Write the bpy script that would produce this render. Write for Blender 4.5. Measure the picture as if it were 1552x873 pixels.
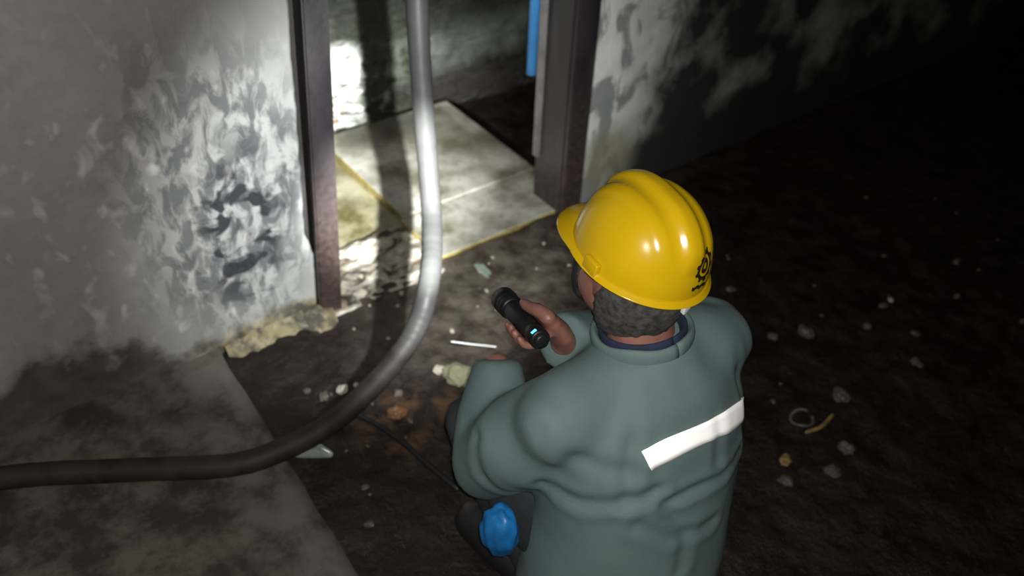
import bpy, bmesh, math, random
import numpy as np
from mathutils import Vector, Matrix, noise as mnoise
from mathutils.bvhtree import BVHTree

for o in list(bpy.data.objects): bpy.data.objects.remove(o)
scene = bpy.context.scene
COL = scene.collection
V = Vector

# ------------------------------------------------------------------ camera
CAM_FW = V((0.4924, 0.5868, -0.6428)).normalized()
CAM_RT = V((0.7960, -0.6024, 0.0601))
CAM_UP = CAM_RT.cross(CAM_FW).normalized()
CAM_RT = CAM_FW.cross(CAM_UP).normalized()
CAM_LOC = V((-0.826, -1.750, 1.700))
cd = bpy.data.cameras.new('camera')
cd.sensor_fit = 'HORIZONTAL'; cd.sensor_width = 36.0; cd.lens = 36.0 * 1400 / 1552
cd.clip_start = 0.02; cd.clip_end = 60
cd.dof.use_dof = True; cd.dof.focus_distance = 1.5; cd.dof.aperture_fstop = 2.6
cam = bpy.data.objects.new('camera', cd); COL.objects.link(cam)
m = Matrix((CAM_RT, CAM_UP, -CAM_FW)).transposed().to_4x4(); m.translation = CAM_LOC
cam.matrix_world = m
scene.camera = cam

# ------------------------------------------------------------------ world and light
w = bpy.data.worlds.new('world'); scene.world = w; w.use_nodes = True
w.node_tree.nodes['Background'].inputs[0].default_value = (0.006, 0.006, 0.007, 1)
w.node_tree.nodes['Background'].inputs[1].default_value = 0.25
scene.view_settings.view_transform = 'Standard'; scene.view_settings.look = 'None'
scene.view_settings.exposure = 0.0; scene.view_settings.gamma = 1.0
scene.view_settings.use_curve_mapping = False

def spot(name, loc, target, power, size_deg, blend, radius, color):
    l = bpy.data.lights.new(name, 'SPOT'); l.energy = power; l.spot_size = math.radians(size_deg)
    l.spot_blend = blend; l.shadow_soft_size = radius; l.color = color
    o = bpy.data.objects.new(name, l); COL.objects.link(o); o.location = loc
    o.rotation_euler = (V(target) - V(loc)).to_track_quat('-Z', 'Y').to_euler()
    return o
# the lamp of the phone that takes the picture, a thumb's width beside its lens
spot('phone_lamp', CAM_LOC + CAM_RT * 0.018 + CAM_UP * 0.012, (0.02, -0.20, 0.12), 96, 128, 1.0, 0.006, (1.0, 0.97, 0.92))

# the torch in the worker's hand: where it is and where it points
TORCH_TIP = V((-0.033, -0.781, 0.624))
TORCH_AIM = V((0.45, 0.82, 0.10))
TORCH_DIR = (TORCH_AIM - TORCH_TIP).normalized()
spot('torch_hotspot', TORCH_TIP + TORCH_DIR * 0.004, TORCH_AIM + V((0.0, -0.10, -0.04)), 420, 42, 1.0, 0.010, (0.97, 1.0, 0.97))
spot('torch_spill', TORCH_TIP + TORCH_DIR * 0.004, TORCH_AIM, 52, 100, 0.6, 0.012, (0.97, 1.0, 0.98))

# ------------------------------------------------------------------ materials
class NT:
    def __init__(s, name):
        s.m = bpy.data.materials.new(name); s.m.use_nodes = True
        s.t = s.m.node_tree; s.n = s.t.nodes; s.b = s.n['Principled BSDF']
        s.co = s.n.new('ShaderNodeTexCoord').outputs['Object']
    def link(s, a, b):
        if hasattr(a, 'is_output'): s.t.links.new(a, b)
        else: b.default_value = a
    def scaled(s, sc):
        n = s.n.new('ShaderNodeMapping'); s.t.links.new(s.co, n.inputs[0]); n.inputs[3].default_value = sc
        return n.outputs[0]
    def noise(s, scale, detail=4, rough=0.55, vec=None, dist=0.0):
        n = s.n.new('ShaderNodeTexNoise'); s.t.links.new(vec if vec is not None else s.co, n.inputs['Vector'])
        n.inputs['Scale'].default_value = scale; n.inputs['Detail'].default_value = detail
        n.inputs['Roughness'].default_value = rough; n.inputs['Distortion'].default_value = dist
        return n.outputs['Fac']
    def voronoi(s, scale, vec=None):
        n = s.n.new('ShaderNodeTexVoronoi'); s.t.links.new(vec if vec is not None else s.co, n.inputs['Vector'])
        n.inputs['Scale'].default_value = scale
        return n.outputs['Distance']
    def rng(s, fac, a, b, c=0.0, d=1.0):
        n = s.n.new('ShaderNodeMapRange'); n.clamp = True; s.link(fac, n.inputs[0])
        for i, v in zip((1, 2, 3, 4), (a, b, c, d)): n.inputs[i].default_value = v
        return n.outputs[0]
    def math(s, op, a, b=0.0):
        n = s.n.new('ShaderNodeMath'); n.operation = op; s.link(a, n.inputs[0]); s.link(b, n.inputs[1])
        return n.outputs[0]
    def mix(s, fac, a, b):
        n = s.n.new('ShaderNodeMix'); n.data_type = 'RGBA'
        s.link(fac, n.inputs[0])
        for v, i in ((a, 6), (b, 7)):
            s.link(v if hasattr(v, 'is_output') else (*v, 1.0), n.inputs[i])
        return n.outputs[2]
    def xyz(s):
        n = s.n.new('ShaderNodeSeparateXYZ'); s.t.links.new(s.co, n.inputs[0]); return n.outputs
    def blob(s, c, r, jitter=0.0, jscale=8.0, lo=1.15, hi=0.55):
        n = s.n.new('ShaderNodeMapping'); s.t.links.new(s.co, n.inputs[0])
        n.inputs[1].default_value = tuple(-c[i] / r[i] for i in range(3)); n.inputs[3].default_value = tuple(1 / q for q in r)
        l = s.n.new('ShaderNodeVectorMath'); l.operation = 'LENGTH'; s.t.links.new(n.outputs[0], l.inputs[0])
        d = l.outputs['Value']
        if jitter:
            d = s.math('ADD', d, s.math('MULTIPLY', s.math('SUBTRACT', s.noise(jscale, 5, 0.6), 0.5), jitter))
        return s.rng(d, lo, hi)
    def bump(s, h, strength, dist=0.01):
        n = s.n.new('ShaderNodeBump'); s.link(h, n.inputs['Height']); n.inputs['Strength'].default_value = strength
        n.inputs['Distance'].default_value = dist
        s.t.links.new(n.outputs[0], s.b.inputs['Normal'])
    def out(s, color=None, rough=0.6, metal=0.0, spec=None):
        if color is not None: s.link(color if hasattr(color, 'is_output') else (*color, 1), s.b.inputs['Base Color'])
        s.link(rough, s.b.inputs['Roughness']); s.b.inputs['Metallic'].default_value = metal
        if spec is not None: s.b.inputs['Specular IOR Level'].default_value = spec
        return s.m

def plain(name, c, rough=0.6, var=0.25, scale=20, metal=0.0, spec=None, bump=0.0):
    t = NT(name); n = t.noise(scale, 5)
    lo = tuple(v * (1 - var) for v in c); hi = tuple(min(1, v * (1 + var)) for v in c)
    if bump: t.bump(n, bump, 0.004)
    return t.out(t.mix(t.rng(n, 0.3, 0.7), lo, hi), rough, metal, spec)

M = {}
# plaster of the wall left of the doorway
t = NT('plaster_left')
big = t.noise(3.2, 4); fine = t.noise(26, 6, 0.6); streak = t.noise(15, 5, 0.6, t.scaled((1.5, 1, 0.7)), 0.6)
col = t.mix(t.rng(big, 0.3, 0.7), (0.185, 0.182, 0.169), (0.245, 0.241, 0.226))
col = t.mix(t.math('MULTIPLY', t.rng(fine, 0.45, 0.62), 0.35), col, (0.155, 0.153, 0.143))
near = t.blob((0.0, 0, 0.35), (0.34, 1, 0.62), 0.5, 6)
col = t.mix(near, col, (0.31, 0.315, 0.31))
spots = t.math('MULTIPLY', t.rng(t.noise(17, 2, 0.5, t.scaled((1.3, 1, 0.85)), 0.3), 0.58, 0.74), t.blob((-0.25, 0, 0.5), (0.6, 1, 0.55), 0.4))
col = t.mix(spots, col, (0.40, 0.39, 0.37))
moldm = t.blob((-0.23, 0, 0.46), (0.25, 1, 0.46), 0.7, 7, 1.15, 0.6)
mold = t.math('MULTIPLY', t.rng(streak, 0.44, 0.56), moldm)
col = t.mix(t.math('MULTIPLY', mold, 0.85), col, (0.058, 0.061, 0.068))
blk = t.math('MULTIPLY', t.rng(t.noise(13, 3, 0.5, t.scaled((1, 1, 1.2)), 0.8), 0.48, 0.56), t.blob((-0.21, 0, 0.36), (0.13, 1, 0.26), 0.4, 9))
col = t.mix(blk, col, (0.016, 0.017, 0.022))
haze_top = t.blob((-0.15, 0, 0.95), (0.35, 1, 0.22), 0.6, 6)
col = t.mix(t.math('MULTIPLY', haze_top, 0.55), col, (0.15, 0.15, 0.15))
tan = t.math('MULTIPLY', t.blob((-0.11, 0, 0.0), (0.26, 1, 0.075), 0.8, 14), t.rng(t.noise(30, 4), 0.38, 0.55))
col = t.mix(tan, col, (0.42, 0.33, 0.13))
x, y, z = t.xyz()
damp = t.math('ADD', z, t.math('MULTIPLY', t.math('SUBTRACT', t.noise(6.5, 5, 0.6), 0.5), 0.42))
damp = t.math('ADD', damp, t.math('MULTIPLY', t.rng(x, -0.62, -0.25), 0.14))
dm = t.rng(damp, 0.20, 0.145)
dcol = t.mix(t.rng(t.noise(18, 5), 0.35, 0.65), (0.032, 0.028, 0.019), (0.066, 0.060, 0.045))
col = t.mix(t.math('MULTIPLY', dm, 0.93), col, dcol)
t.bump(t.math('ADD', t.math('MULTIPLY', fine, 0.5), t.math('SUBTRACT', t.math('MULTIPLY', spots, 0.3), mold)), 0.5, 0.006)
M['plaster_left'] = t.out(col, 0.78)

# plaster of the wall right of the doorway
t = NT('plaster_right')
streak = t.noise(6, 5, 0.55, t.scaled((1.5, 1, 0.8)), 0.8); fine = t.noise(28, 5, 0.6)
col = t.mix(t.rng(t.noise(5, 4), 0.35, 0.65), (0.34, 0.35, 0.33), (0.52, 0.52, 0.50))
col = t.mix(t.math('MULTIPLY', t.rng(streak, 0.50, 0.57), 0.8), col, (0.10, 0.105, 0.11))
x, y, z = t.xyz()
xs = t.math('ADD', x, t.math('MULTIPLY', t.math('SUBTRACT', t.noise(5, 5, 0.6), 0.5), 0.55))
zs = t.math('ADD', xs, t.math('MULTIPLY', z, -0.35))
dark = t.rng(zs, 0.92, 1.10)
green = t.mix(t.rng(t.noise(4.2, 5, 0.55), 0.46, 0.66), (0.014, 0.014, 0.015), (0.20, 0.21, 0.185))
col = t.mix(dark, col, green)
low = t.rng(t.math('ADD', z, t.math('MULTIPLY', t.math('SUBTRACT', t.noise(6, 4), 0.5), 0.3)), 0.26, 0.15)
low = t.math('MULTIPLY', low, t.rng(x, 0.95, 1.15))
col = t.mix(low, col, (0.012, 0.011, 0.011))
ol = t.blob((0.99, 0, 0.16), (0.14, 1, 0.13), 0.7, 10)
col = t.mix(t.math('MULTIPLY', ol, 0.7), col, (0.15, 0.145, 0.09))
t.bump(t.math('SUBTRACT', fine, streak), 0.45, 0.006)
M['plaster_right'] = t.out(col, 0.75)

# wall at the back of the small room behind the doorway
t = NT('plaster_back')
x, y, z = t.xyz()
n5 = t.noise(6, 6, 0.62); rip = t.noise(11, 6, 0.7, t.scaled((0.9, 1, 4.2)), 1.0)
col = t.mix(t.rng(n5, 0.38, 0.62), (0.040, 0.047, 0.033), (0.15, 0.162, 0.142))
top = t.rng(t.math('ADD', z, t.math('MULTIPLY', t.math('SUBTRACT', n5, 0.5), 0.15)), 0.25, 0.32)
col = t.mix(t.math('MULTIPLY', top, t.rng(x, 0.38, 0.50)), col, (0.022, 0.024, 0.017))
base = t.rng(t.math('ADD', z, t.math('MULTIPLY', t.math('SUBTRACT', n5, 0.5), 0.16)), 0.17, 0.10)  # dark band along the wall foot, its shadow put into the colour
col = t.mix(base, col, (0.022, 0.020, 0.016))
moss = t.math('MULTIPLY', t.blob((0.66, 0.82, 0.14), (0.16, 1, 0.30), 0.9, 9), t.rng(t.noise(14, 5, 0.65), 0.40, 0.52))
wet = t.math('MULTIPLY', t.blob((0.47, 0.82, 0.08), (0.22, 1, 0.24), 0.6, 12, 1.1, 0.8), t.rng(rip, 0.40, 0.46))  # wet plaster, with the torch glare painted in as near-white
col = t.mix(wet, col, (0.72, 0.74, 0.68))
red = t.math('MULTIPLY', t.blob((0.45, 0.82, 0.05), (0.06, 1, 0.09), 0.5, 20), t.rng(t.noise(40, 3), 0.5, 0.56))
col = t.mix(red, col, (0.20, 0.09, 0.05))
col = t.mix(moss, col, (0.030, 0.034, 0.020))
t.bump(rip, 0.8, 0.02)
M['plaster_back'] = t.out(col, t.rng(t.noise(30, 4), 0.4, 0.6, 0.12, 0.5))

# mud floor
t = NT('mud')
n1 = t.noise(7, 7, 0.65); n2 = t.noise(45, 6, 0.7); n3 = t.noise(16, 5, 0.6)
col = t.mix(t.rng(n1, 0.35, 0.68), (0.008, 0.0046, 0.004), (0.021, 0.0125, 0.0105))
col = t.mix(t.math('MULTIPLY', t.rng(n2, 0.55, 0.72), t.rng(n1, 0.4, 0.6)), col, (0.046, 0.034, 0.027))
x, y, z = t.xyz()
lit_mud = t.blob((0.42, -0.14, 0), (0.42, 0.30, 1), 0.9, 6, 1.2, 0.4)  # torch-lit mud before the doorway, painted in a paler tone
col = t.mix(t.math('MULTIPLY', lit_mud, t.rng(n3, 0.34, 0.62, 0.25, 0.95)), col, (0.135, 0.112, 0.088))
col = t.mix(t.math('MULTIPLY', t.blob((-0.03, -0.47, 0), (0.17, 0.13, 1), 0.8, 10), t.rng(n3, 0.45, 0.6)), col, (0.075, 0.040, 0.018))
t.bump(t.math('ADD', n2, n3), 0.7, 0.012)
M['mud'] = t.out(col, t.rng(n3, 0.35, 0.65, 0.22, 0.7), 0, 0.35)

t = NT('slab_concrete')
n1 = t.noise(5, 6, 0.6); n2 = t.noise(34, 6, 0.65)
col = t.mix(t.rng(n1, 0.36, 0.60), (0.13, 0.118, 0.08), (0.52, 0.51, 0.455))
col = t.mix(t.math('MULTIPLY', t.rng(n2, 0.52, 0.68), 0.5), col, (0.14, 0.125, 0.08))
col = t.mix(t.math('MULTIPLY', t.blob((0.62, 0.72, 0.02), (0.20, 0.14, 1), 0.9, 9), 0.8), col, (0.035, 0.035, 0.022))
col = t.mix(t.math('MULTIPLY', t.blob((0.80, 0.52, 0.02), (0.16, 0.20, 1), 0.9, 8), 0.55), col, (0.10, 0.085, 0.055))  # right part of the slab toned down, as the torch light fades there
t.bump(n2, 0.35, 0.004)
M['slab'] = t.out(col, t.rng(n1, 0.3, 0.7, 0.25, 0.6))
M['slab_edge'] = plain('slab_edge_ochre', (0.27, 0.21, 0.07), 0.45, 0.6, 22, bump=0.5)

t = NT('platform_concrete')
n1 = t.noise(12, 6, 0.66); n2 = t.noise(34, 6, 0.65)
col = t.mix(t.rng(n1, 0.40, 0.60), (0.030, 0.021, 0.014), (0.092, 0.088, 0.066))
col = t.mix(t.math('MULTIPLY', t.rng(n2, 0.52, 0.68), 0.4), col, (0.035, 0.026, 0.02))
col = t.mix(t.math('MULTIPLY', t.rng(t.xyz()[0], -0.52, -0.40), t.rng(n1, 0.3, 0.6)), col, (0.105, 0.105, 0.087))
t.bump(n2, 0.5, 0.006)
M['platform'] = t.out(col, 0.8)

t = NT('rubble_mortar')
n1 = t.noise(11, 6, 0.65, t.scaled((0.7, 1.5, 1)), 0.8); n2 = t.noise(35, 5)
col = t.mix(t.rng(n1, 0.40, 0.56), (0.040, 0.032, 0.023), (0.50, 0.46, 0.39))
col = t.mix(t.math('MULTIPLY', t.rng(n2, 0.5, 0.7), 0.5), col, (0.26, 0.18, 0.12))
t.bump(t.math('ADD', n1, n2), 0.4, 0.010)
M['mortar'] = t.out(col, t.rng(n2, 0.3, 0.7, 0.25, 0.7))

t = NT('yellowish_mortar')
n1 = t.noise(16, 6, 0.65); n2 = t.noise(45, 5)
col = t.mix(t.rng(n1, 0.42, 0.58), (0.040, 0.034, 0.024), (0.20, 0.162, 0.085))
col = t.mix(t.math('MULTIPLY', t.rng(n2, 0.55, 0.7), 0.7), col, (0.30, 0.27, 0.20))
t.bump(t.math('ADD', n1, n2), 0.5, 0.010)
M['fillet'] = t.out(col, 0.7)

t = NT('rusty_frame_steel')
n1 = t.noise(9, 6, 0.6, t.scaled((1, 1, 0.35))); n2 = t.noise(60, 4)
col = t.mix(t.rng(n1, 0.35, 0.65), (0.010, 0.009, 0.011), (0.022, 0.018, 0.021))
col = t.mix(t.rng(t.xyz()[2], 0.55, 0.2), col, t.mix(t.rng(n2, 0.35, 0.65), (0.024, 0.016, 0.015), (0.050, 0.034, 0.031)))
t.bump(n2, 0.15, 0.003)
M['frame'] = t.out(col, t.rng(n1, 0.3, 0.7, 0.26, 0.5))
M['frame_dark'] = plain('black_timber', (0.014, 0.012, 0.012), 0.8, 0.4, 30)
M['bare_steel'] = plain('weathered_pale_steel', (0.16, 0.15, 0.145), 0.5, 0.3, 25)
M['blue_paint'] = plain('blue_paint', (0.045, 0.21, 0.50), 0.45, 0.15, 25)
M['blue_plastic'] = plain('blue_plastic', (0.010, 0.145, 0.40), 0.42, 0.3, 18)
t = NT('murky_water'); n1 = t.noise(9, 5, 0.6); t.bump(t.noise(14, 3), 0.15, 0.004)
M['water'] = t.out(t.mix(t.rng(n1, 0.35, 0.65), (0.10, 0.082, 0.030), (0.34, 0.32, 0.22)), 0.14)
M['room'] = plain('dark_damp_plaster', (0.06, 0.058, 0.054), 0.85, 0.5, 4)
t = NT('grey_hose')
n1 = t.noise(8, 5); col = t.mix(t.rng(n1, 0.3, 0.7), (0.034, 0.034, 0.034), (0.056, 0.056, 0.056))
unlit_mud = t.rng(t.math('ADD', t.xyz()[2], t.math('MULTIPLY', t.math('SUBTRACT', t.noise(14, 4), 0.5), 0.06)), 0.215, 0.165)  # lower hose coloured muddy and dark where the torch light leaves it
col = t.mix(unlit_mud, col, t.mix(t.rng(t.noise(20, 5), 0.35, 0.65), (0.013, 0.010, 0.009), (0.028, 0.021, 0.017)))
M['hose'] = t.out(col, t.rng(unlit_mud, 0.0, 1.0, 0.50, 0.65), 0, 0.3)
t = NT('jacket_cloth')
n1 = t.noise(5, 5); n2 = t.noise(220, 2)
col = t.mix(t.rng(n1, 0.3, 0.7), (0.098, 0.148, 0.146), (0.126, 0.182, 0.178))
t.bump(t.math('ADD', t.noise(28, 4), t.math('MULTIPLY', n2, 0.3)), 0.25, 0.004)
M['jacket'] = t.out(col, 0.72, 0, 0.3)
t = NT('reflective_tape')
M['reflective'] = t.out((1.5, 1.5, 1.48), 0.5, 0, 0.2)   # beaded tape: sends more light back to the lamp than white cloth
M['navy'] = plain('navy_cloth', (0.012, 0.018, 0.05), 0.85, 0.3, 30)
M['trousers'] = plain('charcoal_trousers', (0.014, 0.016, 0.019), 0.85, 0.3, 15)
M['rubber'] = plain('black_rubber', (0.012, 0.012, 0.013), 0.5, 0.3, 30)
M['skin'] = plain('skin', (0.235, 0.105, 0.080), 0.5, 0.2, 24)
M['hair'] = plain('greying_hair', (0.055, 0.054, 0.050), 0.7, 0.6, 90, bump=0.6)
M['eye_white'] = plain('eye_white', (0.6, 0.58, 0.55), 0.25, 0.05)
M['dark_iris'] = plain('dark_iris', (0.02, 0.012, 0.008), 0.2, 0.1)
t = NT('yellow_shell')
col = t.mix(t.rng(t.noise(14, 4), 0.3, 0.7), (0.56, 0.355, 0.005), (0.61, 0.39, 0.006))
M['yellow'] = t.out(col, 0.22)
M['emblem'] = plain('black_print', (0.018, 0.014, 0.006), 0.5, 0.2)
M['strap'] = plain('black_webbing', (0.012, 0.012, 0.013), 0.75, 0.3, 60)
M['white_plastic'] = plain('white_plastic', (0.7, 0.72, 0.7), 0.4, 0.05)
M['torch_body'] = plain('black_anodised', (0.008, 0.008, 0.009), 0.42, 0.3, 40, spec=0.35)
t = NT('torch_lens'); t.b.inputs['Emission Color'].default_value = (0.95, 1, 0.97, 1); t.b.inputs['Emission Strength'].default_value = 8
M['lens'] = t.out((0.8, 0.8, 0.8), 0.1)
t = NT('blue_led'); t.b.inputs['Emission Color'].default_value = (0.10, 0.55, 1.0, 1); t.b.inputs['Emission Strength'].default_value = 2.2
M['led'] = t.out((0.05, 0.2, 0.5), 0.2)
M['stone'] = plain('brown_stone', (0.085, 0.070, 0.058), 0.55, 0.6, 40)
M['pale_stone'] = plain('pale_plaster_bit', (0.34, 0.31, 0.25), 0.55, 0.4, 30)
M['orange_stone'] = plain('brick_bit', (0.16, 0.075, 0.035), 0.6, 0.4, 30)
M['pale_plastic'] = plain('pale_green_plastic', (0.24, 0.28, 0.24), 0.3, 0.3, 20)
M['yellow_scrap'] = plain('ochre_scrap', (0.22, 0.15, 0.05), 0.6, 0.4, 30)
M['lump'] = plain('pale_lump', (0.17, 0.165, 0.10), 0.5, 0.55, 28, bump=0.6)

# ------------------------------------------------------------------ mesh helpers
def link_mesh(name, me, mat, parent=None, smooth=True):
    o = bpy.data.objects.new(name, me); COL.objects.link(o)
    if mat is not None:
        me.materials.clear(); me.materials.append(mat)
    if smooth: me.polygons.foreach_set('use_smooth', [True] * len(me.polygons))
    if parent is not None: o.parent = parent
    return o
def from_bm(name, bm, mat, parent=None, smooth=True):
    bmesh.ops.recalc_face_normals(bm, faces=bm.faces)
    me = bpy.data.meshes.new(name); bm.to_mesh(me); bm.free()
    return link_mesh(name, me, mat, parent, smooth)
def empty(name, loc):
    o = bpy.data.objects.new(name, None); COL.objects.link(o); o.location = loc; o.empty_display_size = 0.05
    return o
def adopt(child, parent):
    child.parent = parent; child.matrix_parent_inverse = Matrix.Translation(parent.location).inverted()
    return child
def tag(o, label=None, cat=None, group=None, kind=None):
    if label: o['label'] = label
    if cat: o['category'] = cat
    if group: o['group'] = group
    if kind: o['kind'] = kind
    return o
def add_box(bm, lo, hi, bevel=0.0):
    r = bmesh.ops.create_cube(bm, size=1.0)
    vs = r['verts']
    for v in vs:
        v.co = V([lo[i] + (v.co[i] + 0.5) * (hi[i] - lo[i]) for i in range(3)])
    if bevel:
        es = list({e for v in vs for e in v.link_edges})
        bmesh.ops.bevel(bm, geom=es, offset=bevel, segments=2, affect='EDGES', profile=0.5)
def add_hexa(bm, c):
    vs = [bm.verts.new(p) for p in c]
    for f in ((0, 3, 2, 1), (4, 5, 6, 7), (0, 1, 5, 4), (1, 2, 6, 5), (2, 3, 7, 6), (3, 0, 4, 7)):
        bm.faces.new([vs[i] for i in f])
def frames(pts, ref=None):
    out = []; prev = V(ref) if ref else None
    for i, p in enumerate(pts):
        a = pts[max(0, i - 1)]; b = pts[min(len(pts) - 1, i + 1)]
        tg = (b - a).normalized()
        if prev is None: prev = V((0, 0, 1)) if abs(tg.z) < 0.9 else V((1, 0, 0))
        n = (prev - tg * prev.dot(tg)).normalized(); prev = n
        out.append((tg, n, tg.cross(n)))
    return out
def add_tube(bm, pts, radii, segs=16, ref=None, dome=True):
    """radii: number or (along n, along b); rounded ends"""
    pts = [V(p) for p in pts]; fr = frames(pts, ref)
    R = [(r, r) if not isinstance(r, (tuple, list)) else tuple(r) for r in radii]
    P = []
    if dome:
        for a in (70, 40):
            s, c = math.sin(math.radians(a)), math.cos(math.radians(a)); r = R[0]
            P.append((pts[0] - fr[0][0] * min(r) * s, (r[0] * c, r[1] * c), fr[0]))
    for p, r, f in zip(pts, R, fr): P.append((p, r, f))
    if dome:
        for a in (40, 70):
            s, c = math.sin(math.radians(a)), math.cos(math.radians(a)); r = R[-1]
            P.append((pts[-1] + fr[-1][0] * min(r) * s, (r[0] * c, r[1] * c), fr[-1]))
    rings = []
    for p, r, f in P:
        rings.append([bm.verts.new(p + f[1] * math.cos(2 * math.pi * k / segs) * r[0] + f[2] * math.sin(2 * math.pi * k / segs) * r[1]) for k in range(segs)])
    for a, b in zip(rings, rings[1:]):
        for k in range(segs): bm.faces.new((a[k], a[(k + 1) % segs], b[(k + 1) % segs], b[k]))
    bm.faces.new(list(reversed(rings[0]))); bm.faces.new(rings[-1])
def smooth_path(pts, n=8):
    pts = [V(p) for p in pts]; out = []
    q = [pts[0] * 2 - pts[1]] + pts + [pts[-1] * 2 - pts[-2]]
    for i in range(1, len(q) - 2):
        for k in range(n):
            s = k / n; a, b, c, d = q[i - 1], q[i], q[i + 1], q[i + 2]
            out.append(0.5 * ((2 * b) + (c - a) * s + (2 * a - 5 * b + 4 * c - d) * s * s + (3 * b - a - 3 * c + d) * s ** 3))
    out.append(pts[-1]); return out
def add_ell(bm, c, r, axes=None, sub=3):
    res = bmesh.ops.create_icosphere(bm, subdivisions=sub, radius=1.0)
    ax = axes or (V((1, 0, 0)), V((0, 1, 0)), V((0, 0, 1)))
    for v in res['verts']:
        p = v.co.copy(); v.co = V(c) + ax[0] * p.x * r[0] + ax[1] * p.y * r[1] + ax[2] * p.z * r[2]
def remesh(name, bm, voxel, smooth_it):
    bmesh.ops.recalc_face_normals(bm, faces=bm.faces)
    me = bpy.data.meshes.new(name); bm.to_mesh(me); bm.free()
    o = bpy.data.objects.new(name + '_source', me); COL.objects.link(o)
    r = o.modifiers.new('r', 'REMESH'); r.mode = 'VOXEL'; r.voxel_size = voxel
    if smooth_it:
        s = o.modifiers.new('s', 'SMOOTH'); s.factor = 0.5; s.iterations = smooth_it
    dg = bpy.context.evaluated_depsgraph_get(); dg.update()
    out = bpy.data.meshes.new_from_object(o.evaluated_get(dg)); out.name = name
    bpy.data.objects.remove(o); bpy.data.meshes.remove(me)
    return out
def nz(p, s=1.0, seed=0.0):
    return mnoise.noise(V((p[0] * s + seed, p[1] * s - seed * 1.7, p[2] * s + seed * 0.6)))
def displace(me, fn):
    me.update()
    nr = [v.normal.copy() for v in me.vertices]
    for v, n in zip(me.vertices, nr): v.co = v.co + n * fn(v.co, n)
    me.update()

# ------------------------------------------------------------------ the setting
def grid_mesh(xs, ys, fz):
    verts = [(x, y, fz(x, y)) for y in ys for x in xs]; nx = len(xs)
    faces = [(j * nx + i, j * nx + i + 1, (j + 1) * nx + i + 1, (j + 1) * nx + i) for j in range(len(ys) - 1) for i in range(nx - 1)]
    me = bpy.data.meshes.new('grid'); me.from_pydata(verts, [], faces); me.update(); return me
def graded(a, f0, f1, b, fine, coarse):
    return list(np.unique(np.round(np.concatenate([np.arange(a, f0, coarse), np.arange(f0, f1, fine), np.arange(f1, b, coarse), [b]]), 4)))
def floor_z(x, y):
    p = (x, y, 0.3)
    h = 0.010 * nz(p, 7, 3) + 0.006 * nz(p, 19, 8) + 0.003 * nz(p, 45, 1)
    if x > 0.36 and -0.07 < y < 0.02: h += 0.010 * min(1, (y + 0.07) / 0.06)
    if y > 0.012: h -= 0.050 * min(1, (y - 0.012) / 0.03)
    return min(h, 0.012)
XMIN, XMAX, YMIN, YBACK, TOP = -2.4, 5.0, -3.2, 0.82, 2.6
me = grid_mesh(graded(XMIN, -1.0, 2.2, XMAX, 0.0125, 0.08), graded(YMIN, -1.6, 0.85, YBACK + 0.12, 0.0125, 0.08), floor_z)
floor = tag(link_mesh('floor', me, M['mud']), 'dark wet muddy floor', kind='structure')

def slab(lo, hi, tilt=0.0, edge=None):
    bm = bmesh.new(); add_box(bm, lo, hi, 0.004)
    bmesh.ops.rotate(bm, verts=bm.verts, cent=[(lo[i] + hi[i]) / 2 for i in range(3)], matrix=Matrix.Rotation(tilt, 3, 'Z'))
    o = from_bm('paving_slab', bm, M['slab'], floor, False)
    if edge:
        o.data.materials.append(M['slab_edge'])
        for p in o.data.polygons:
            if p.normal.x < -0.4 or (edge == 'front' and p.normal.y < -0.4): p.material_index = 1
    return o
slab((0.385, 0.2415, -0.06), (0.905, 0.775, 0.021), 0.0, True)
slab((0.372, 0.012, -0.06), (0.885, 0.2375, 0.019), 0.012, 'front')

# mortar bed with broken plaster between the left jamb and the front slab
def mort_z(x, y):
    p = (x, y, 0.9)
    return 0.004 + 0.009 * nz((x * 0.7, y * 1.6, 0.9), 16, 4) + 0.008 * nz(p, 40, 2)
me = grid_mesh(list(np.arange(0.0, 0.375, 0.006)), list(np.arange(-0.03, 0.232, 0.006)), mort_z)
bm = bmesh.new(); bm.from_mesh(me); bpy.data.meshes.remove(me)
r = bmesh.ops.extrude_face_region(bm, geom=list(bm.faces))
for v in [g for g in r['geom'] if isinstance(g, bmesh.types.BMVert)]: v.co.z = -0.07
tag(from_bm('threshold', bm, M['mortar']), 'broken pale mortar threshold beside the left door jamb', kind='structure')
bm = bmesh.new()
me = grid_mesh(list(np.linspace(-0.05, 0.384, 12)), list(np.linspace(0.225, 0.815, 14)), lambda x, y: -0.010)
tag(link_mesh('water', me, M['water']), 'shallow murky yellowish water beside the pale slab', kind='stuff')
bm.free()
bpy.data.objects['water']['category'] = 'water'

# crumbling mortar along the foot of the left wall
def fillet_z(x, y):
    w_ = max(0.0, min(1.0, (y + 0.075 + 0.02 * nz((x, 0, 0), 22, 3)) / 0.075))
    return -0.02 + 0.055 * w_ ** 1.3 + 0.010 * nz((x, y, 0.4), 30, 6) + 0.004 * nz((x, y, 0.4), 80, 2)
me = grid_mesh(list(np.arange(-0.30, 0.004, 0.006)), list(np.arange(-0.078, 0.004, 0.006)), fillet_z)
tag(link_mesh('baseboard_left', me, M['fillet']), 'crumbling yellowish mortar along the foot of the wall', kind='structure')

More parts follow.
